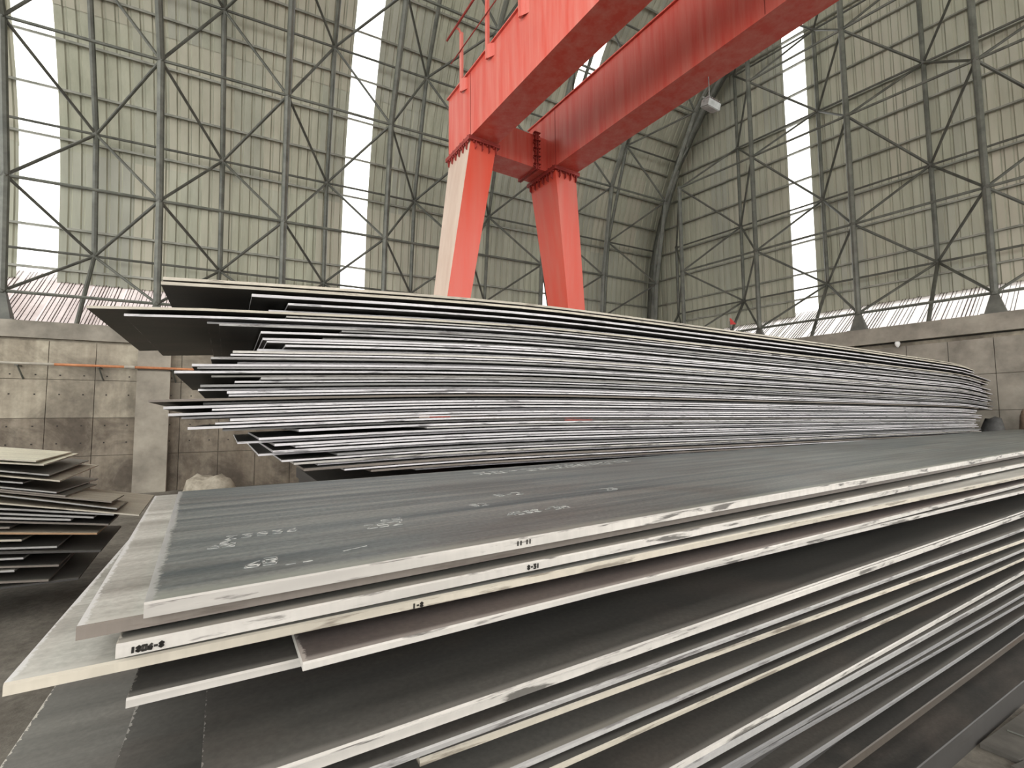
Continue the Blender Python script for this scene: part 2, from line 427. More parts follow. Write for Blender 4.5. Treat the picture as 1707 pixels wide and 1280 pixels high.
# gable wall sheeting
wall_right = tag(empty('wall_right'), 'tall gable end wall of corrugated sheeting above a concrete base on the right', 'wall', kind='structure')
def gable_zmax(s):
    return sheet_z_of_inward(max(.986 * s + .1, -.42)) if .986 * s + .1 > SHEET[0, 0] else 3.8
zr = [3.5, 7.4, 10.9, 14.4, 19.0]
SG0 = 5.92 - 8 * .76
for kk in range(0, 22):
    s0 = SG0 + .76 * kk
    xs = corr(.76)
    for r in range(4):
        z0, z1 = zr[r] - (.12 if r else 0), zr[r + 1]
        if gable_zmax(s0 + .76) < z0 + .1: continue
        sky = kk == 8
        verts, faces, mi = [], [], []
        for lev in (0, 1):
            for x, h, _ in xs:
                zz = z0 if lev == 0 else max(z0 + .01, min(z1, gable_zmax(s0 + x) + .05))
                verts.append(GW(s0 + x, DG + .42 + h + .02 * (r % 2), zz))
        m = len(xs)
        for j in range(m - 1):
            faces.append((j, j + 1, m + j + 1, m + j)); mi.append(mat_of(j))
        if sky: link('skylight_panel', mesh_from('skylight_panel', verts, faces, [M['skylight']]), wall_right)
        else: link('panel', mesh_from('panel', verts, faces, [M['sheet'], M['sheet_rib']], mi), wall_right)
for z in [4.15, 5.06, 6.2, 7.35, 8.5, 9.6, 10.7, 11.8, 12.9, 14.0, 15.1, 16.2, 17.3]:
    inw = float(np.interp(z, SHEET[:, 1], SHEET[:, 0]))
    s0 = max(inw / .986 + .1, -.3)
    b = MB(); b.obox(GW(s0, DG + .40, z), WG * (16.6 - s0), -NG * .10, Z3 * .05)
    b.build('purlin', M['purlin'], wall_right)

# ------------------------------------------------------------------ concrete base walls
wall_left = tag(empty('wall_left'), 'stained concrete base wall on the left with cap beam and pale pilaster', 'wall', kind='structure')
def cbox(par, P, along, out, s0, s1, d0, d1, z0, z1, name, mat):
    b = MB(); b.obox(P(s0, d0, z0), along * (s1 - s0), out * (d1 - d0), Z3 * (z1 - z0))
    return b.build(name, mat, par)
DLi, DGi = DA - .25, DGA - .25      # inner faces
# P functions in absolute normal distance
def LP(s, d, z): return UL * s + NL * d + Z3 * (z + EYE)
def GP(s, d, z): return GW(s, d, z)
# corner of the inner faces
sLc = 15.3 ; sGc = 1.35
cbox(wall_left, LP, UL, NL, -12, sLc + 1.5, DLi + .06, DLi + .55, -EYE, 1.9, 'concrete_core', M['concrete'])
cbox(wall_right, GP, WG, NG, -.2, 17, DGi + .06, DGi + .55, -EYE, 1.95, 'concrete_core', M['concrete'])
zc = [-EYE, -.78, .10, .98, 1.86]
pan = {}
for r in range(4):
    for kk in range(29):
        s0 = -9.2 + .84 * kk
        b = MB(); b.obox(np.zeros(3), UL * .828, NL * .06, Z3 * (zc[r + 1] - zc[r] - .012))
        if ('L', r) not in pan: pan['L', r] = b.mesh('concrete_panel', [M['concrete' if r > 1 else 'concrete_dirty']])
        o = link('concrete_panel', pan['L', r], wall_left)
        if r < 2: o['label'] = 'brown dirt-stained concrete panel'
        o.location = tuple(LP(s0, DLi + random.uniform(0, .006), zc[r]))
    for kk in range(19):
        s0 = 1.2 + .84 * kk
        b = MB(); b.obox(np.zeros(3), WG * .828, NG * .06, Z3 * (zc[r + 1] - zc[r] - .012))
        if ('G', r) not in pan: pan['G', r] = b.mesh('concrete_panel', [M['concrete_grey']])
        o = link('concrete_panel', pan['G', r], wall_right); o.location = tuple(GP(s0, DGi + random.uniform(0, .006), zc[r]))
cbox(wall_left, LP, UL, NL, -12, sLc + 1.2, DLi - .07, DLi + .6, 1.9, 2.28, 'cap_beam', M['concrete_grey'])
cbox(wall_right, GP, WG, NG, 0.2, 17, DGi - .12, DGi + .6, 1.98, 2.42, 'cap_beam', M['concrete_grey'])
for s in (-2.52, 3.1, 8.7):
    b = MB(); b.obox(LP(s, DLi - .14, -EYE), UL * .66, NL * .16, Z3 * (1.22 + EYE)); b.obox(LP(s, DLi - .14, 1.26), UL * .66, NL * .16, Z3 * .62)
    for q in range(4): b.obox(LP(s + .01, DLi - .13, 1.225 - .001 + .008 * q), UL * .64, NL * .1, Z3 * .004)
    b.build('pilaster', M['concrete_pale'], wall_left)
b = MB()
for kk in range(60):
    for z in (1.06, .62, -.1, -.5):
        p = LP(-9 + .42 * kk, DLi - .004, z)
        b.obox(p, UL * .028, NL * .012, Z3 * .028)
o = b.build('tie_holes', M['ink'], wall_left); o['kind'] = 'stuff'

# skirt of translucent sheets between wall top and sheeting
def skirt(par, P, out, along, d0, z0, d1, z1, s_start, n, w=.7, ms=('skirt', 'skirt_rib'), gap=(.05, .125)):
    xs = []
    x = 0.0
    for q in range(3):
        a, bnd = P(0, d0, z0), P(0, d1, z1)
        sv = bnd - a; nrm = np.cross(along, sv); nrm /= np.linalg.norm(nrm)
        lr = random.Random(q * 3 + 1); pts = [(0, 0, 0)]; x = .03
        while x < w - .10:
            g = lr.uniform(*gap); hw = lr.choice((.004, .006, .010))
            pts += [(x, 0, 1), (x + hw, .02, 0), (x + 2 * hw, .02, 1), (x + 2.6 * hw, 0, 0)]; x += g + 2.6 * hw
        pts.append((w - .004, 0, 0))
        verts, faces, mi = [], [], []
        for lev in (0, 1):
            for xx, h, _ in pts: verts.append(a * (1 - lev) + bnd * lev + along * xx + nrm * h)
        m = len(pts)
        for j in range(m - 1):
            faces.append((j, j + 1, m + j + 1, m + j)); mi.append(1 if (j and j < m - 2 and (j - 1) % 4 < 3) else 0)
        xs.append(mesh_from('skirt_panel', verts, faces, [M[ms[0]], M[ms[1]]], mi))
    for kk in range(n):
        o = link('skirt_panel', xs[kk % 3], par); o.location = tuple(along * (s_start + w * kk))
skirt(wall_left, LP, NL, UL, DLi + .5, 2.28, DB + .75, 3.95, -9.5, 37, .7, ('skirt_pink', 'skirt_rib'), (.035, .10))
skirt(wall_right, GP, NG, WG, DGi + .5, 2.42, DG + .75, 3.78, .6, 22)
for par, P, along, dd, z, s0, s1 in ((wall_left, LP, UL, DLi + .5, 2.30, -10, 16), (wall_right, GP, WG, DGi + .5, 2.44, .4, 16)):
    b = MB(); b.obox(P(s0, dd, z), along * (s1 - s0), (NL if P is LP else NG) * .05, Z3 * .05); b.build('sill_rail', M['tube_dark'], par)

# ------------------------------------------------------------------ space frames
cyl = MB(); cyl.tube([(0, 0, -.5), (0, 0, .5)], 1, 8)
CYL = {}
for mk in ('tube', 'tube_dark'): CYL[mk] = cyl.mesh('tube', [M[mk]], True)
bm = bmesh.new(); bmesh.ops.create_icosphere(bm, subdivisions=1, radius=1); BALL = bpy.data.meshes.new('node_ball'); bm.to_mesh(BALL); bm.free(); BALL.materials.append(M['tube_dark'])
def member(name, a, b, r, par, mk='tube'):
    a, b = Vector(a), Vector(b); d = b - a
    o = link(name, CYL[mk], par); o.location = (a + b) / 2
    o.rotation_mode = 'QUATERNION'; o.rotation_quaternion = d.to_track_quat('Z', 'Y'); o.scale = (r, r, d.length)
    return o
def ball(p, r, par):
    o = link('node_ball', BALL, par); o.location = tuple(p); o.scale = (r, r, r)
def frame(par, A, B, rA, rB):
    for (i, k), p in A.items():
        ball(p, .10, par)
        if (i + 1, k) in A: member('chord', p, A[i + 1, k], .038, par)
        if (i, k + 1) in A: member('rib', p, A[i, k + 1], rA, par)
    for (i, k), p in B.items():
        ball(p, .09, par)
        if (i + 1, k) in B: member('chord', p, B[i + 1, k], .034, par, 'tube_dark')
        if (i, k + 1) in B: member('rib', p, B[i, k + 1], rB, par)
        for q in ((i, k), (i + 1, k), (i, k + 1), (i + 1, k + 1)):
            if q in A: member('diagonal', p, A[q], .036, par, 'tube_dark')
fr1 = tag(empty('trim_1'), 'grey tubular space frame carrying the curved sheeting over the left wall', 'space frame', kind='structure')
Ap = [(0, 2.97), (.23, 5.56), (.86, 8.86), (2.5, 11.75), (4.9, 14.1), (7.8, 15.9)]
Bp = [(0, 4.35), (.4, 7.48), (1.7, 11.08), (3.9, 13.9), (6.7, 16.2)]
A = {(i, k): LP(-2.25 + 2.83 * i, DA - d, z) for i in range(-2, 7) for k, (d, z) in enumerate(Ap)}
B = {(i, k): LP(-1.0 + 2.83 * i, DB - d, z) for i in range(-3, 7) for k, (d, z) in enumerate(Bp)}
frame(fr1, A, B, .082, .066)
def pedestal(p, along, out, ztop, zbot, par):
    b = MB(); n = 4; h = ztop - zbot
    base = np.asarray(p) - Z3 * h
    def rect(c, a, w): return [c - along * a - out * w, c + along * a - out * w, c + along * a + out * w, c - along * a + out * w]
    b.hexa(rect(base, .26, .2) + rect(base + Z3 * .04, .26, .2))
    b.hexa(rect(base + Z3 * .04, .2, .13) + rect(base + Z3 * (h - .03), .07, .05))
    b.build('pedestal', M['tube_dark'], par)
for i in range(-2, 7):
    pedestal(A[i, 0], UL, NL, 2.97, 2.28, fr1)
for i in range(-3, 7):
    member('strut', B[i, 0], LP(-1.0 + 2.83 * i, DLi + .45, 2.32), .05, fr1, 'tube_dark')
fr2 = tag(empty('trim_2'), 'grey tubular double-layer space frame in front of the gable wall on the right', 'space frame', kind='structure')
def ok(s, z, d): return s * .986 > np.interp(z, PC[:, 1], PC[:, 0]) + d
A2 = {(i, k): GP(2.81 + 2.84 * i, DGA, z) for i in range(0, 6) for k, z in enumerate((2.97, 5.65, 9.0, 11.75, 14.6)) if ok(2.81 + 2.84 * i, z, .9)}
B2 = {(i, k): GP(1.42 + 2.86 * (i + 1), DG, z) for i in range(-1, 5) for k, z in enumerate((4.45, 7.4, 10.6, 13.6)) if ok(1.42 + 2.86 * (i + 1), z, .2)}
frame(fr2, A2, B2, .078, .062)
for i in range(0, 6):
    if (i, 0) in A2: pedestal(A2[i, 0], WG, NG, 2.97, 2.42, fr2)
for i in range(-1, 5):
    if (i, 0) in B2: member('strut', B2[i, 0], GP(1.42 + 2.86 * (i + 1), DGi + .45, 2.46), .05, fr2, 'tube_dark')
# end arch rib in the corner
rp = [GW((d + .35) / .986 + .1, DG - .55, z) for d, z in PC[10::3]]
b = MB(); b.tube(rp, .12, 10); b.build('end_rib', M['tube'], fr1, True)
rp = [GW((d - .02) / .986, DG - .05, z) for d, z in PC[10::3]]
b = MB(); b.tube(rp, .16, 10); b.build('end_rib', M['tube_dark'], fr1, True)

# ------------------------------------------------------------------ gantry crane
CU = vp(2086); CW = np.array([-CU[1], CU[0], 0])       # along the rails / towards the far end
r_ = ray(748, 265); P0 = r_ * (12.2 / r_[1]) + LIFT     # lower far corner of the first girder
ZB = P0[2]; GH = 1.62; GWD = .74; SP = 2.61
crane = tag(empty('gantry_crane', (P0[0], P0[1], 0)), 'red double-girder gantry crane standing behind the tall plate stack', 'crane')
O = np.array([P0[0], P0[1], 0])
def cr(u, w, z): return CU * u + CW * w + Z3 * z       # crane local point (w is measured towards the far end)
def cbx(b, u0, u1, w0, w1, z0, z1, m=0): b.obox(cr(u0, w0, z0), CU * (u1 - u0), CW * (w1 - w0), Z3 * (z1 - z0), m)
GL = 22.0
for gi, u0 in enumerate((0.0, SP)):
    b = MB(); cbx(b, u0, u0 + GWD, -GL, 0, ZB, ZB + GH)
    cbx(b, u0 - .05, u0 + GWD + .05, -GL, .03, ZB + GH, ZB + GH + .03)      # top flange plate
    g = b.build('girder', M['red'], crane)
    for wv in (-1.22, -7.0, -13.0):
        f = MB(); cbx(f, u0 - .006, u0, wv - .012, wv, ZB + .02, ZB + GH - .02); f.build('web_seam', M['red_dark'], g)
    rl = MB(); cbx(rl, u0 + GWD / 2 - .05, u0 + GWD / 2 + .05, -GL, 0, ZB + GH + .03, ZB + GH + .13); rl.build('trolley_rail', M['red_dark'], g)
LEAN = .145
for gi, (u0, sg, ln) in enumerate(((0.0, -1, .145), (SP, 1, .115))):
    b = MB(); zt = ZB - .09; dz = zt
    t = [cr(u0 + .01, -1.2, zt), cr(u0 + GWD - .01, -1.2, zt), cr(u0 + GWD - .01, -.02, zt), cr(u0 + .01, -.02, zt)]
    sh = sg * ln * dz
    n0, n1 = u0 + .12 + sh, u0 + GWD - .14 + sh
    bt = [cr(n0, -.85, .35), cr(n1, -.85, .35), cr(n1, -.35, .35), cr(n0, -.35, .35)]
    b.hexa(bt + t)
    me = b.mesh('leg', [M['red_leg'], M['red_pale']])
    if gi == 0:
        for p in me.polygons:
            if Vector(p.normal).dot(Vector(CU)) < -.8: p.material_index = 1  # outward face of the first leg takes a paler beige red
    lg = link('leg', me, crane)
    f = MB()
    cbx(f, u0 - .07, u0 + GWD + .07, -1.28, .05, ZB - .05, ZB - .0); cbx(f, u0 - .07, u0 + GWD + .07, -1.28, .05, ZB - .10, ZB - .055)
    f.build('flange', M['red_dark'], lg)
    f = MB()
    for q in range(6):
        wv = -1.15 + q * .2
        f.tube([cr(u0 - .04, wv, ZB - .14), cr(u0 - .04, wv, ZB + .04)], .022, 6)
        f.hexa([cr(u0 - .055, wv + .07, ZB - .26), cr(u0 + .02, wv + .07, ZB - .30), cr(u0 + .02, wv + .09, ZB - .30), cr(u0 - .055, wv + .09, ZB - .26),
                cr(u0 - .06, wv + .07, ZB - .10), cr(u0 + .02, wv + .07, ZB - .10), cr(u0 + .02, wv + .09, ZB - .10), cr(u0 - .06, wv + .09, ZB - .10)])
    for q in range(4):
        uv_ = u0 + .08 + q * .19
        f.tube([cr(uv_, -1.24, ZB - .14), cr(uv_, -1.24, ZB + .04)], .022, 6)
        f.box(0, 0, 0, 0, 0, 0) if False else f.hexa([cr(uv_ + .05, -1.26, ZB - .24), cr(uv_ + .07, -1.26, ZB - .24), cr(uv_ + .07, -1.19, ZB - .28), cr(uv_ + .05, -1.19, ZB - .28),
                cr(uv_ + .05, -1.27, ZB - .10), cr(uv_ + .07, -1.27, ZB - .10), cr(uv_ + .07, -1.19, ZB - .10), cr(uv_ + .05, -1.19, ZB - .10)])
    o = f.build('stiffener_bolts', M['red_dark'], lg); o['kind'] = 'stuff'
b = MB(); cbx(b, GWD, SP, -.82, -.06, ZB + .02, ZB + .95)
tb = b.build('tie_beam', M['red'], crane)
f = MB(); cbx(f, SP - .42, SP - .38, -.90, .0, ZB - .04, ZB + 1.02); cbx(f, SP - .36, SP - .32, -.90, .0, ZB - .04, ZB + 1.02)
for q in range(5):
    f.tube([cr(SP - .48, -.87, ZB + .04 + q * .22), cr(SP - .26, -.87, ZB + .04 + q * .22)], .022, 6)
    cbx(f, SP - .47, SP - .27, -.93, -.84, ZB + .10 + q * .22, ZB + .12 + q * .22)
o = f.build('splice_flange', M['red_dark'], tb); o['kind'] = 'stuff'
b = MB()
ba = 1.25
cbx(b, -1.7, SP + GWD + 1.7, -.95, -.25, .10, .42)
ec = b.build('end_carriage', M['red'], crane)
for uu in (-1.3, SP + GWD + 1.3):
    f = MB(); f.tube([cr(uu, -.7, .15), cr(uu, -.5, .15)], .15, 14); f.build('wheel', M['steel_grey'], ec, True)
# handrail on the first girder
zt = ZB + GH
b = MB(); b.tube([cr(-.22, -.35, zt + 1.33), cr(-.22, -12, zt + 1.33)], .028, 8); hr = b.build('handrail', M['red_dark'], crane, True)
b = MB(); b.tube([cr(-.10, -.35, zt + .75), cr(-.10, -12, zt + .75)], .016, 6); b.build('mid_rail', M['red_dark'], hr, True)
for wv in (-.85, -2.15, -3.5, -4.9, -6.3):
    b = MB(); cbx(b, -.085, -.025, wv - .05, wv + .05, zt - .28, zt + 1.25)
    b.tube([cr(-.055, wv, zt + 1.22), cr(-.12, wv, zt + 1.33), cr(-.22, wv, zt + 1.33)], .03, 6)
    b.hexa([cr(-.09, wv - .05, zt - .32), cr(0, wv - .22, zt - .32), cr(0, wv - .20, zt - .32), cr(-.09, wv - .03, zt - .32), cr(-.09, wv - .05, zt + .02), cr(0, wv - .22, zt - .02), cr(0, wv - .20, zt - .02), cr(-.09, wv - .03, zt + .02)])
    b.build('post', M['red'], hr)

# floodlight hanging from the second girder
pf = at_z(1181, 128, ZB - EYE) + LIFT
fl_ = tag(empty('floodlight', tuple(pf)), 'grey floodlight hanging under the second red girder', 'lamp')
b = MB(); b.tube([(0, 0, 0), (0, 0, -.50)], .010, 6); b.build('drop_rod', M['steel_grey'], fl_)
b = MB()
aw, au, dn = -CW * .0 + CU * .50, CW * .05, np.array([0, 0, -1.0])
base = -CU * .19 + np.array([0, 0, -.66]) + CW * .08
b.obox(base, CU * .38, (-CW * .17 + Z3 * -.04), (Z3 * .12 - CW * .04)); hs = b.build('housing', M['steel_grey'], fl_)
b = MB(); b.obox(base - Z3 * .012 + CU * .02, CU * .34, (-CW * .165 + Z3 * -.042), Z3 * .008); b.build('lens', M['glass_white'], hs)
b = MB(); b.tube([base + CU * -.01 + Z3 * .06 - CW * .08, base + CU * -.02 + Z3 * .16 - CW * .08, base + CU * .40 + Z3 * .16 - CW * .08, base + CU * .39 + Z3 * .06 - CW * .08], .012, 6); b.build('bracket', M['steel_grey'], fl_)
f = MB()
for q in range(7): f.obox(base + CU * (.02 + q * .055) + Z3 * .118 - CW * .05, CU * .010, -CW * .14, Z3 * .03)
f.build('cooling_fins', M['steel_grey'], hs)

# bulb under the gable cap beam
pb = on_plane(1495, 556, NG, DGi - .06) + LIFT
bl = tag(empty('bulb_lamp', tuple(pb)), 'small bare bulb lamp hanging under the right concrete cap beam', 'lamp')
b = MB(); b.tube([(0, 0, .06), (0, 0, -.02)], .012, 6); b.build('cable', M['ink'], bl)
b = MB(); b.tube([(0, 0, -.02), (0, 0, -.16)], .06, 10); b.build('socket', M['ink'], bl, True)
b = MB()
pts = [(0, 0, -.16 - .22 * i / 6) for i in range(7)]; b.tube(pts, .07, 10)
for i in range(7):
    rr = (.03, .04, .056, .066, .06, .044, .016)[i] / .07
    for kx in range(10):
        v0 = b.v[i * 10 + kx]; b.v[i * 10 + kx] = (v0[0] * rr, v0[1] * rr, v0[2])
b.build('bulb', M['bulb'], bl, True)

# pipe on the left wall
pp = tag(empty('wall_pipe', tuple(LP(0, DLi - .2, 1.3))), 'thin rusty orange pipe on brackets along the left concrete wall', 'pipe')
def plc(s, d, z): return UL * s + NL * d + Z3 * z
b = MB(); b.tube([plc(-9, 0, .02), plc(-4.0, 0, .0)], .03, 8); b.build('pipe_length', M['grey_pipe'], pp, True)
b = MB(); b.tube([plc(-4.0, 0, .0), plc(4, 0, -.03)], .03, 8); b.build('pipe_length', M['rust_pipe'], pp, True)
b = MB(); b.tube([plc(-2.75, 0, -.005), plc(-2.55, 0, -.005)], .042, 8); b.build('coupling', M['grey_pipe'], pp, True)
for s in (-7.2, -5.95, -4.62, -3.23, -1.82, -.4):
    b = MB(); b.tube([plc(s, .02, -.03), plc(s + .06, .2, -.33)], .018, 6); b.obox(plc(s - .03, -.03, -.05), UL * .06, NL * .24, Z3 * .02)
    b.build('bracket', M['tube_dark'], pp)

# ------------------------------------------------------------------ lumps
def lump(name, loc, size, mat, seed, label, cat, sub=3):
    bm = bmesh.new(); bmesh.ops.create_icosphere(bm, subdivisions=sub, radius=1)
    lr = random.Random(seed); ph = [lr.uniform(0, 6.28) for _ in range(9)]
    for v in bm.verts:
        x, y, z = v.co
        h = 1 + .13 * math.sin(3.1 * x + ph[0]) * math.cos(2.7 * y + ph[1]) + .08 * math.sin(6 * x + ph[2] + 3 * z) + .05 * math.sin(11 * y + ph[3] + 5 * x) + .04 * math.sin(17 * x + 13 * z + ph[4])
        v.co = Vector((x * size[0] * h, y * size[1] * h, max(0, z) * size[2] * h))
    bmesh.ops.remove_doubles(bm, verts=bm.verts, dist=.001)
    me = bpy.data.meshes.new(name); bm.to_mesh(me); bm.free(); me.materials.append(mat)
    me.polygons.foreach_set('use_smooth', [True] * len(me.polygons))
    o = link(name, me); o.location = loc; tag(o, label, cat); return o
pm = at_z(348, 826, -EYE) + LIFT
lump('dirt_mound', (pm[0], pm[1], 0), (.55, .4, .50), M['dirt'], 3, 'pale mound of dirt against the left wall behind the near plates', 'mound')

# ------------------------------------------------------------------ steel plates
ORD = ['topmost', 'second', 'third', 'fourth', 'fifth', 'sixth', 'seventh', 'eighth', 'ninth', 'tenth', 'eleventh', 'twelfth', 'thirteenth', 'fourteenth', 'fifteenth', 'sixteenth', 'seventeenth', 'eighteenth', 'nineteenth']
TENS = {2: 'twent', 3: 'thirt', 4: 'fort', 5: 'fift', 6: 'sixt'}
UNIT = ['', 'first', 'second', 'third', 'fourth', 'fifth', 'sixth', 'seventh', 'eighth', 'ninth']
def ordinal(i):
    n = i + 1
    if i < len(ORD): return ORD[i]
    return TENS[n // 10] + ('ieth' if n % 10 == 0 else 'y-' + UNIT[n % 10])
def plate(name, origin, udir, length, width, t, top, edge, zf=None, tilt=0.0, nseg=20, cut=.004, wav=.0):
    """origin: front-left top corner in the world; local x along, y across, z up"""
    udir = np.asarray(udir, float); ang = math.atan2(udir[1], udir[0])
    S = np.linspace(0, length, nseg + 1)
    ph = rng.uniform(0, 6.28)
    prof = [(0, -t), (0, -cut), (cut, 0), (width * .5, 0), (width, 0), (width, -t), (width * .5, -t)]
    verts, faces, mi, uvs = [], [], [], []
    n = len(prof)
    for s in S:
        dz = (zf(s) if zf else 0.0) + wav * math.sin(s * 1.7 + ph)
        for y, z in prof: verts.append((s, y, z + dz + tilt * y))
    for i in range(nseg):
        for j in range(n):
            k2 = (j + 1) % n
            faces.append((i * n + j, (i + 1) * n + j, (i + 1) * n + k2, i * n + k2)); mi.append(1 if j in (0, 1, 4) else 0)
            a = [0, .004, .008, width * .5, width, width + t, width * .5]
            va, vb = (prof[j][0], prof[k2][0]) if j not in (0, 4) else (prof[j][1] + 5, prof[k2][1] + 5)
            uvs += [(S[i], va), (S[i + 1], va), (S[i + 1], vb), (S[i], vb)]
    faces.append(tuple(range(n))[::-1]); mi.append(1); uvs += [(prof[j][0], prof[j][1] + 5) for j in range(n)][::-1]
    e = nseg * n
    faces.append(tuple(e + j for j in range(n))); mi.append(1); uvs += [(prof[j][0], prof[j][1] + 5) for j in range(n)]
    me = mesh_from(name, verts, faces, [M[top], M[edge]], mi)
    lay = me.uv_layers.new(name='plate')
    lay.data.foreach_set('uv', [c for uv in uvs for c in uv])
    o = link(name, me); o.location = tuple(origin); o.rotation_euler = (0, 0, ang)
    return o

# vector strokes for chalk and stencil marks
GL_ = {'0': [[(0, 0), (0, 1), (.6, 1), (.6, 0), (0, 0)]], '1': [[(.3, 0), (.3, 1)]], '2': [[(0, 1), (.6, 1), (.6, .5), (0, 0), (.6, 0)]], '3': [[(0, 1), (.6, 1), (.2, .55), (.6, .4), (.5, 0), (0, 0)]],
       '4': [[(.5, 0), (.5, 1), (0, .35), (.65, .35)]], '5': [[(.6, 1), (0, 1), (0, .55), (.6, .5), (.5, 0), (0, 0)]], '6': [[(.55, 1), (.05, .5), (0, .1), (.5, 0), (.6, .4), (.05, .45)]],
       '8': [[(.3, .5), (0, .8), (.3, 1), (.6, .8), (.3, .5), (0, .2), (.3, 0), (.6, .2), (.3, .5)]], '-': [[(.1, .5), (.5, .5)]], 'X': [[(0, 0), (.6, 1)], [(0, 1), (.6, 0)]], 'Z': [[(0, 1), (.6, 1), (0, 0), (.6, 0)]],
       'H': [[(0, 0), (0, 1)], [(.6, 0), (.6, 1)], [(0, .5), (.6, .5)]], '9': [[(.55, .55), (.05, .55), (.1, 1), (.55, .95), (.5, 0)]], ' ': []}
def strokes(name, parent, text, origin, ax, ay, h, lw, mat, nrm, sk=.15, adv=.85):
    b = MB(); x = 0; nrm = np.asarray(nrm, float); ax = np.asarray(ax, float); ay = np.asarray(ay, float)
    for ch in text:
        for line in GL_[ch]:
            pts = [np.asarray(origin, float) + ax * (x + p[0] + sk * p[1]) * h + ay * p[1] * h for p in line]
            for a, c in zip(pts[:-1], pts[1:]):
                d = c - a; L = np.linalg.norm(d); d = d / L; s = np.cross(nrm, d)
                b.obox(a - s * lw / 2 - d * lw * .3, d * (L + lw * .6), s * lw, nrm * .0012)
        x += adv
    o = b.build(name, mat, parent); o['kind'] = 'stuff'; return o

# ---- near stack -------------------------------------------------------------------------------
NU = vp(2086); NW = np.array([-NU[1], NU[0], 0]); NANG = math.atan2(NU[1], NU[0])
near = []
def near_plate(z, a, b, width, length, t, top, edge, label, u_left=None, zf=None, name='steel_plate'):
    """front top edge through picture points a, b at height z; left end at a, or where u_left (a picture point on the left edge) says"""
    A_, B_ = at_z(*a, z), at_z(*b, z)
    d = (B_ - A_) / np.linalg.norm(B_ - A_)
    O_ = A_
    if u_left is not None:
        q = at_z(*u_left, z) if isinstance(u_left, tuple) else None
        s = ((q - A_) @ d) if q is not None else u_left
        O_ = A_ + d * s
    o = plate(name, O_ + LIFT, d, length, width, t, top, edge, zf, nseg=24)
    tag(o, label, 'steel plate', 'plates of the near stack'); near.append(o); return o
G1 = 'near stack'
sag = None
P1 = near_plate(-.358, (240, 1005), (1707, 752), 1.79, 15.75, .030, 'top_blue', 'edge_white', 'topmost thick blue-grey plate of the near stack, chalk-marked on top', zf=sag)
def front_follow(o, z, a, dw, **kw):
    pass
def near_parallel(z, corner, width, length, t, top, edge, label, zf=None, turn=0.0):
    A_ = at_z(*corner, z)
    d = NU * math.cos(turn) + NW * math.sin(turn)
    o = plate('steel_plate', A_ + LIFT, d, length, width, t, top, edge, zf, nseg=24)
    tag(o, label, 'steel plate', 'plates of the near stack'); near.append(o); return o
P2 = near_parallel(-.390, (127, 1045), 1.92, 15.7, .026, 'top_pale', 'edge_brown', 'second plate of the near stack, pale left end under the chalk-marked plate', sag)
P3 = near_plate(-.424, (193, 1075), (1707, 772), 1.72, 15.6, .026, 'top_grey', 'edge_white', 'third plate of the near stack, white edge with black stencilled marks at left', zf=sag)
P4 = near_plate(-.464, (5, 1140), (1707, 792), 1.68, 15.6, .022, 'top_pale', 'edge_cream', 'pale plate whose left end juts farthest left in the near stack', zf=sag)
P6 = near_plate(-.515, (505, 1105), (1707, 806), 1.75, 15, .017, 'top_brown', 'edge_white', 'purple-brown plate with square left corner jutting towards the camera', zf=sag)
P5 = near_plate(-.540, (210, 1165), (490, 1100), 1.6, 15, .018, 'top_dark', 'edge_white', 'dark plate with pale edge just left of the purple-brown plate', zf=sag)
P7 = near_plate(-.680, (490, 1272), (1707, 852), 1.8, 15, .0065, 'top_dark', 'edge_white', 'broad dark plate below the deep shadow gap, thin whitish edge', u_left=(340, 1210))
P7b = near_plate(-.6885, (492, 1276), (1707, 856), 1.8, 15, .022, 'top_dark', 'edge_white', 'thick whitish-edged plate flush under the broad dark plate', u_left=(344, 1214))
P10 = near_plate(-.745, (620, 1280), (1707, 881), 1.8, 15, .014, 'top_dark', 'edge_grey', 'thin plate directly under the broad dark plate of the near stack', u_left=(208, 1230))
P11 = near_plate(-.800, (700, 1266), (1707, 899), 1.7, 15, .016, 'top_dark', 'edge_cream', 'plate with cut left corner at the bottom edge of the picture')
P12 = near_plate(-.875, (1034, 1203), (1707, 915), 1.9, 15, .014, 'top_grey', 'edge_grey', 'plate lying lowest left, its bare grey top showing bottom left', u_left=(60, 1190))
P13 = near_plate(-.945, (920, 1280), (1707, 930), 1.8, 15, .014, 'top_dark', 'edge_cream', 'plate with broken pale edge, just below the scuffed grey-edged plate', u_left=-.7)
P14 = near_plate(-1.050, (1119, 1280), (1707, 952), 1.8, 15, .018, 'top_dark', 'edge_white', 'upper of two close pale edges running to the bottom centre right', u_left=-.8)
P15 = near_plate(-1.085, (1140, 1280), (1707, 968), 1.8, 15, .020, 'top_dark', 'edge_grey', 'lower of two close pale edges running to the bottom centre right', u_left=-.9)
P16 = near_plate(-1.20, (1205, 1280), (1707, 990), 1.8, 15, .014, 'top_dark', 'edge_mid', 'fifth plate edge up from the bottom right of the near stack', u_left=-1.0)
P17 = near_plate(-1.27, (1221, 1280), (1707, 1003), 1.8, 15, .014, 'top_dark', 'edge_mid', 'fourth plate edge up from the bottom right of the near stack', u_left=-1.0)
P18 = near_plate(-1.36, (1318, 1280), (1707, 1026), 1.8, 15, .016, 'top_dark', 'edge_mid', 'third plate edge up from the bottom right of the near stack', u_left=-1.0)
P19 = near_plate(-1.45, (1400, 1280), (1707, 1055), 1.8, 13.2, .035, 'top_black', 'edge_rustdark', 'rusty thick plate near the floor, second up at bottom right', u_left=-1.1)
P20 = near_plate(-1.58, (1530, 1280), (1707, 1135), 1.9, 12.8, .12, 'top_black', 'edge_dark', 'lowest dark slab of the near stack resting on the floor', u_left=-1.3)
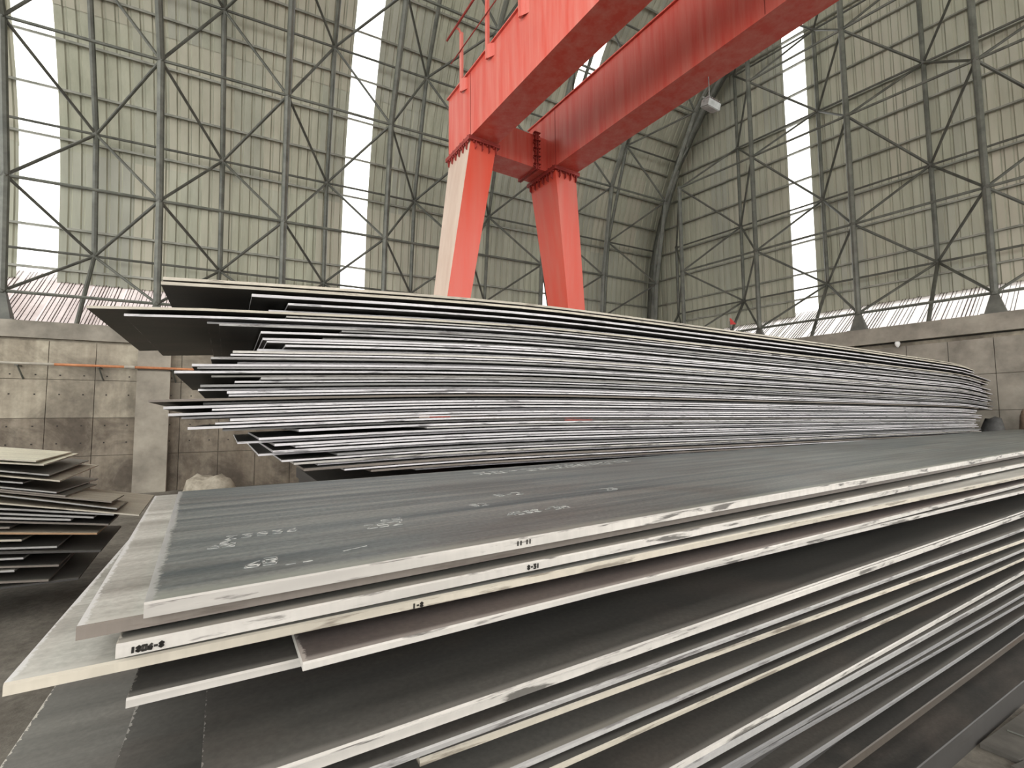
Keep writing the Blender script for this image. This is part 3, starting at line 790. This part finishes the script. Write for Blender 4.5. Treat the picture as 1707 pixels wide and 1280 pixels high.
# recessed plates that fill the gaps
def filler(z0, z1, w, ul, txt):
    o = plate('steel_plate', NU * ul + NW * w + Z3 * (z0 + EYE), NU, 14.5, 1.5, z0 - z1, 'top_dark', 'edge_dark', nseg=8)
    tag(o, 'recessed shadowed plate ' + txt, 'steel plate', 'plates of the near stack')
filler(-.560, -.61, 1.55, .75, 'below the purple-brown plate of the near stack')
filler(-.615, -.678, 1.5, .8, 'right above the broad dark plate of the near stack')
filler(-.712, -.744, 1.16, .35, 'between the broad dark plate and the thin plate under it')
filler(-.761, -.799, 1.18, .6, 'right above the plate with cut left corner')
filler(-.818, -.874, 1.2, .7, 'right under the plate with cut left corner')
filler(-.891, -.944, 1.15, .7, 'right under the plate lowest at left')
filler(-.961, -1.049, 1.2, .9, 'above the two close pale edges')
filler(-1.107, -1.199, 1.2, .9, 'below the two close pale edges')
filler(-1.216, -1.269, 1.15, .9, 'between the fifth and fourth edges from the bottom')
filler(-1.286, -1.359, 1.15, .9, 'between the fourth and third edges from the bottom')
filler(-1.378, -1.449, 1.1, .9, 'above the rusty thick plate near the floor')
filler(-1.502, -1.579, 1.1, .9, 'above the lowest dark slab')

# chalk marks on the top plate (local frame: x along, y across, z up)
inv1 = Matrix(P1.matrix_basis).inverted()
def loc1(x, y): 
    p = at_z(x, y, -.358) + LIFT; return np.array(inv1 @ Vector(p))
ux, uy, uz = np.array([1., 0, 0]), np.array([0, 1., 0]), np.array([0, 0, 1.])
def chalk(text, x, y, h, lw, sk=.1, adv=.8, rot=0.0):
    p = loc1(x, y); p[2] = .0004
    ax = ux * math.cos(rot) + uy * math.sin(rot); ay = -ux * math.sin(rot) + uy * math.cos(rot)
    o = strokes('chalk_mark', P1, text, p, ax, ay, h, lw, M['chalk'], uz, sk, adv); o['label'] = 'white chalk writing'
chalk('62', 347, 916, .045, .0055)
chalk('6', 362, 910, .05, .006)
chalk('Z3536', 376, 900, .045, .0035, adv=.95)
chalk('65', 409, 948, .05, .006)
chalk('2', 440, 940, .05, .004)
chalk('--', 474, 947, .05, .004)
chalk('Z52', 612, 882, .055, .003)
chalk('55', 640, 872, .05, .003)
chalk('1', 565, 917, .07, .003, rot=-1.2)
chalk('5-2', 832, 828, .06, .004)
chalk('4588', 850, 860, .05, .0045)
chalk('-3H', 913, 851, .05, .004)
chalk('28', 1012, 818, .06, .004)
chalk('52', 790, 845, .05, .003)
chalk('X0-28005-0', 802, 791, .11, .018, adv=1.1)
chalk('8HX0823', 935, 778, .10, .018, adv=1.1)
for par, txt, x, y, zz, hh in ((P3, '1806-8', 214, 1083, -.424, .009), (P3, '8-31', 880, 938, -.424, .011), (P1, '11 11', 878, 904, -.358, .011), (P4, '1-8', 700, 1012, -.464, .010)):
    inv = Matrix(par.matrix_basis).inverted(); p = at_z(x, y, zz) + LIFT; q = np.array(inv @ Vector(p))
    o = strokes('stencil_mark', par, txt, (q[0], -.0005, -.020), ux, uz, hh, .0042, M['ink'], -uy, .05, 1.0); o['label'] = 'black stencilled mark'

# ---- tall rear stack --------------------------------------------------------------------------
RU = vp(2200); RW = np.array([-RU[1], RU[0], 0])
r_ = ray(450, 700); RD = (r_ * (3.45 / r_[1])) @ RW
kf = 3.45 / 3.8
TS = np.array([(-1.6, .97), (-.9, 1.03), (-.43, 1.08), (.4, 1.135), (1.83, 1.215), (3.29, 1.26), (5.93, 1.262), (9.23, 1.255), (12, 1.235), (14.7, 1.205), (16.0, 1.10), (17.6, .93)]) * kf
BS = np.array([(-1.6, -.52), (-.9, -.50), (.0, -.485), (.55, -.475), (2.49, -.455), (7.25, -.495), (14.36, -.54), (17.6, -.565)]) * kf
def smooth(P, s):
    q = catmull(P, 10); return float(np.interp(s, q[:, 0], q[:, 1]))
ends = [(269, 453), (268, 468), (420, 489), (481, 504), (450, 511), (144, 510), (206, 520), (478, 527), (344, 535), (365, 545), (571, 555), (435, 561), (542, 568), (438, 573), (445, 576), (476, 579), (430, 591), (388, 596), (384, 600), (351, 607), (396, 611), (319, 617), (328, 629), (289, 638), (351, 642), (435, 646), (391, 653), (333, 659), (328, 665), (378, 666), (381, 674), (337, 686), (246, 688), (271, 695), (353, 695), (279, 710), (299, 713), (383, 716), (358, 725), (312, 731), (499, 733), (370, 738), (432, 747), (396, 752), (712, 729), (458, 754), (493, 756), (563, 760), (455, 765), (432, 768), (470, 771), (491, 775), (533, 779), (507, 791), (575, 790), (620, 788), (700, 784)]
it = []
for x, y in ends:
    p = on_plane(x, y, RW, RD); s = p @ RU
    zt_, zb_ = smooth(TS, s), smooth(BS, s)
    it.append([(zt_ - p[2]) / (zt_ - zb_), s])
it.sort()
fr = np.array([i[0] for i in it]); MIN = .0165
fr[0] = max(fr[0], 0.0)
for i in range(1, len(fr)): fr[i] = max(fr[i], fr[i - 1] + MIN)
over = fr[-1] - 1.0
if over > 0:
    fr[-1] = 1.0
    for i in range(len(fr) - 2, -1, -1): fr[i] = min(fr[i], fr[i + 1] - MIN)
edges = ['edge_lav'] * 7 + ['edge_white', 'edge_grey', 'edge_grey', 'edge_mid', 'edge_brown']
for i, (f, (_, s)) in enumerate(zip(fr, it)):
    s1 = (16.45 + rng.uniform(-.5, .45) - (.5 if i < 3 else 0)) * kf
    if f > .58: s1 = min(s1, 14.4 - rng.uniform(0, .35))
    tt = (.0150, .0175, .0130, .0165)[i % 4] if i > 2 else .022
    zf = (lambda f: lambda q, s=s: (1 - f) * smooth(TS, s + q) + f * smooth(BS, s + q))(f)
    wj = RD + rng.uniform(0, .03) + (.0 if i % 4 else .10)
    e = 'edge_cream' if i in (0, 1, 5) else random.Random(i * 13 + 5).choice(edges)
    w_ = 2.15 + rng.uniform(-.15, .15)
    o = plate('steel_plate', RU * s + RW * wj + LIFT, RU, s1 - s, w_, tt, 'top_dark' if i else 'top_grey', e, zf, nseg=26, cut=.003)
    how = 'left end jutting far' if s < -.45 else ('left end jutting out' if s < -.1 else ('left end set back' if s > .5 else 'left end mid-fan'))
    tag(o, f'{ordinal(i)} plate ' + ('from top ' if i else '') + f'of the tall rear stack, {how}', 'steel plate', 'plates of the tall rear stack')
# lower, covered part of the rear stack
for q in range(10):
    z = -.535 - q * .115
    o = plate('steel_plate', RU * (.7 + .03 * (q % 3)) + RW * (RD + .06) + Z3 * (EYE + z), RU, 13.4, 2.1, .108, 'top_dark', 'edge_dark', nseg=4)
    tag(o, 'thick dark slab low in the tall rear stack behind the near plates', 'steel plate', 'covered slabs under the tall rear stack')

# ---- small stack at the left ------------------------------------------------------------------
LWD = 5.75      # its front plane
left_list = [  # back-right px, front-right px, y of the front edge at x=0, top, edge, length, words
    ((120, 753), (60, 768), 762, 'top_cream', 'edge_cream', 2.6, 'cream dusty top sheet'),
    ((131, 755), (73, 774), 768, 'top_cream', 'edge_cream', 2.6, 'cream sheet just under the top one'),
    ((148, 767), (82, 791), 780, 'top_grey', 'edge_grey', 2.6, 'grey sheet'),
    ((164, 775), (100, 801), 789, 'top_tan', 'edge_cream', 2.7, 'pale tan sheet with pointed right corner'),
    ((100, 782), (38, 804), 796, 'top_dark', 'edge_grey', 2.0, 'short sheet with notched end'),
    ((164, 790), (94, 820), 803, 'top_grey', 'edge_grey', 2.7, 'grey sheet in shadow'),
    ((162, 795), (109, 826), 810, 'top_grey', 'edge_brown', 2.7, 'grey-brown sheet'),
    ((208, 800), (186, 836), 815, 'top_tan', 'edge_brown', 3.0, 'broad tan sheet jutting right'),
    ((214, 811), (195, 847), 824, 'top_tan', 'edge_grey', 3.0, 'tan strip sheet under the broad one'),
    ((257, 821), (232, 858), 838, 'top_tan', 'edge_cream', 3.2, 'tan sheet jutting farthest right'),
    (None, (190, 853), 843, 'top_dark', 'edge_grey', 3.0, 'dark sheet'), (None, (156, 861), 851, 'top_dark', 'edge_grey', 2.8, 'dark sheet with grey edge'),
    (None, (118, 865), 859, 'top_dark', 'edge_grey', 2.7, 'short dark sheet'), (None, (181, 873), 868, 'top_dark', 'edge_brown', 2.9, 'dark sheet with brown edge'),
    (None, (16, 878), 877, 'top_grey', 'edge_brown', 2.2, 'rounded sheet at the frame edge'), (None, (162, 888), 887, 'top_tan', 'edge_rust', 2.9, 'sheet with rusty orange edge'),
    (None, (36, 899), 898, 'top_grey', 'edge_cream', 2.2, 'short thick-edged sheet'), (None, (95, 910), 914, 'top_dark', 'edge_grey', 2.5, 'sheet with thin grey edge'),
    (None, (168, 917), 920, 'top_dark', 'edge_dark', 2.9, 'long dark sheet'), (None, (39, 929), 931, 'top_dark', 'edge_grey', 2.2, 'short dark sheet with light lip'),
    (None, (98, 941), 945, 'top_dark', 'edge_brown', 2.5, 'dark brown-edged sheet'), (None, (24, 950), 953, 'top_grey', 'edge_grey', 2.2, 'short grey sheet near the floor'),
    (None, (81, 966), 971, 'top_grey', 'edge_brown', 2.5, 'lower grey sheet'), (None, (131, 963), 979, 'top_dark', 'edge_dark', 2.8, 'dark bottom sheet'), ]
laid = []
for i, (bk, fp, y0, top, ed, ln, words) in enumerate(left_list):
    wp = LWD + (.0 if bk else (.02 * (i % 3)))
    fp3 = on_plane(*fp, NW, wp); l3 = on_plane(0, y0, NW, wp)
    if abs(fp3[0] - l3[0]) < .35: l3 = on_plane(-60, y0 - (fp[1] - y0) * .2, NW, wp)
    d = fp3 - l3; slope = d[2] / math.hypot(d[0], d[1])
    slope = max(min(slope, .05), -.32)
    tilt, width = 0.0, 1.35
    if bk is not None:
        rb = ray(*bk)[:2]; f2 = fp3[:2]; w2 = NW[:2]
        Amat = np.array([[rb[0], -w2[0]], [rb[1], -w2[1]]]); kk_, tw = np.linalg.solve(Amat, f2)
        if .3 < tw < 3.0:
            width = tw; tilt = (kk_ * ray(*bk)[2] - fp3[2]) / tw
    z_right = fp3[2]
    tt = .012 if bk else .016
    org = fp3 - NU * ln; org = np.array([org[0], org[1], z_right])
    if z_right + EYE < .03: z_right = org[2] = -EYE + .03
    ur, wf = fp3 @ NU, fp3 @ NW
    def top_z(pu, pw, q): return q['z'] + q['sl'] * max(pu - q['ur'], -1.25) + q['ti'] * (pw - q['wf'])
    me_ = dict(z=z_right, sl=slope, ti=tilt, ur=ur, wf=wf, ln=ln, wd=width, t=tt)
    for _ in range(80):              # keep each sheet clear of the ones above it
        worst, where = -.0005, None
        for q in laid:
            ua, ub = max(ur - ln, q['ur'] - q['ln']), min(ur, q['ur'])
            wa, wb = max(wf, q['wf']), min(wf + width, q['wf'] + q['wd'])
            if ub <= ua or wb <= wa: continue
            for pu in (ua, max(ua, ur - 1.25), max(ua, q['ur'] - 1.25), ub):
                for pw in (wa, wb):
                    v = top_z(pu, pw, me_) - (top_z(pu, pw, q) - q['t'])
                    if v > worst: worst, where = v, (pu, pw)
        if where is None: break
        if where[1] > wf + .1: me_['ti'] -= max(.004, worst / max(where[1] - wf, .3) * .6)
        elif where[0] < ur - .15: me_['sl'] += max(.004, worst / max(min(ur - where[0], 1.25), .2) * .6)
        else: me_['z'] -= worst + .001
    laid.append(me_); slope, tilt = me_['sl'], me_['ti']; org[2] = me_['z']
    zf = (lambda sl, ln: lambda s: sl * max(s - ln, -1.25))(slope, ln)
    o = plate('steel_sheet', org + LIFT, NU, ln, width, tt, top, ed, zf, tilt, nseg=12, cut=.002)
    tag(o, f'{words}, {ordinal(i)} from top of small left stack', 'steel sheet', 'sheets of the small left stack')

# ---- odds and ends ----------------------------------------------------------------------------
ph_ = at_z(1650, 722, -.42)
hd = ray(1648, 715); hd = ray(1652, 715); hd = hd / hd[1] * 11.02
lump('tarp_heap', (hd[0], hd[1], 0), (.31, .33, 1.54), M['tarp'], 5, 'dark tarp-covered heap beyond the right end of the rear stack', 'heap')
hd = ray(1708, 712); hd = hd / hd[1] * 11.08
lump('brown_bundle', (hd[0], hd[1], 0), (.11, .15, 1.62), M['brown'], 8, 'brown upright bundle at the right frame edge behind the near plates', 'bundle')
pfz = on_plane(1217, 541, NG, DGi + .2) + LIFT
b = MB(); b.tube([pfz - Z3 * .25, pfz + Z3 * .12], .015, 6, 1); b.hexa([pfz + NG * -.01, pfz + WG * .22 - Z3 * .02, pfz + WG * .22 - Z3 * .02 + NG * .01, pfz + NG * .01, pfz + Z3 * .24, pfz + WG * .05 + Z3 * .2, pfz + WG * .05 + Z3 * .2 + NG * .01, pfz + Z3 * .24 + NG * .01])
o = b.build('red_flag', [M['flag'], M['tube_dark']]); tag(o, 'small red cloth flag at the wall top beyond the rear stack', 'flag')
def scrap(pts, th, label, mat, z=-EYE):
    P = [at_z(x, y, z) + LIFT for x, y in pts]; b = MB()
    b.hexa([p + Z3 * .002 for p in P] + [p + Z3 * (.002 + th) for p in P])
    o = b.build('scrap_sheet', mat); tag(o, label, 'scrap sheet'); return o
s1_ = scrap([(1634, 1247), (1700, 1275), (1790, 1225), (1716, 1186)], .022, 'pale grey scrap sheet lying on the floor at bottom right', M['card'])
s2_ = scrap([(1686, 1284), (1710, 1274), (1760, 1290), (1730, 1310)], .02, 'small scrap sheet at the very bottom right corner', M['card'])
scrap([(1698, 1160), (1712, 1166), (1730, 1156), (1714, 1150)], .03, 'small bright offcut on the floor beside the near stack', M['steel_grey'])
pq = [at_z(1680, 1226, -EYE) + LIFT + Z3 * .026, at_z(1712, 1238, -EYE) + LIFT + Z3 * .026]
b = MB(); b.tube(pq, .006, 6); o = b.build('steel_rod', M['tube_dark']); tag(o, 'thin dark rod lying on the pale scrap sheet', 'rod')
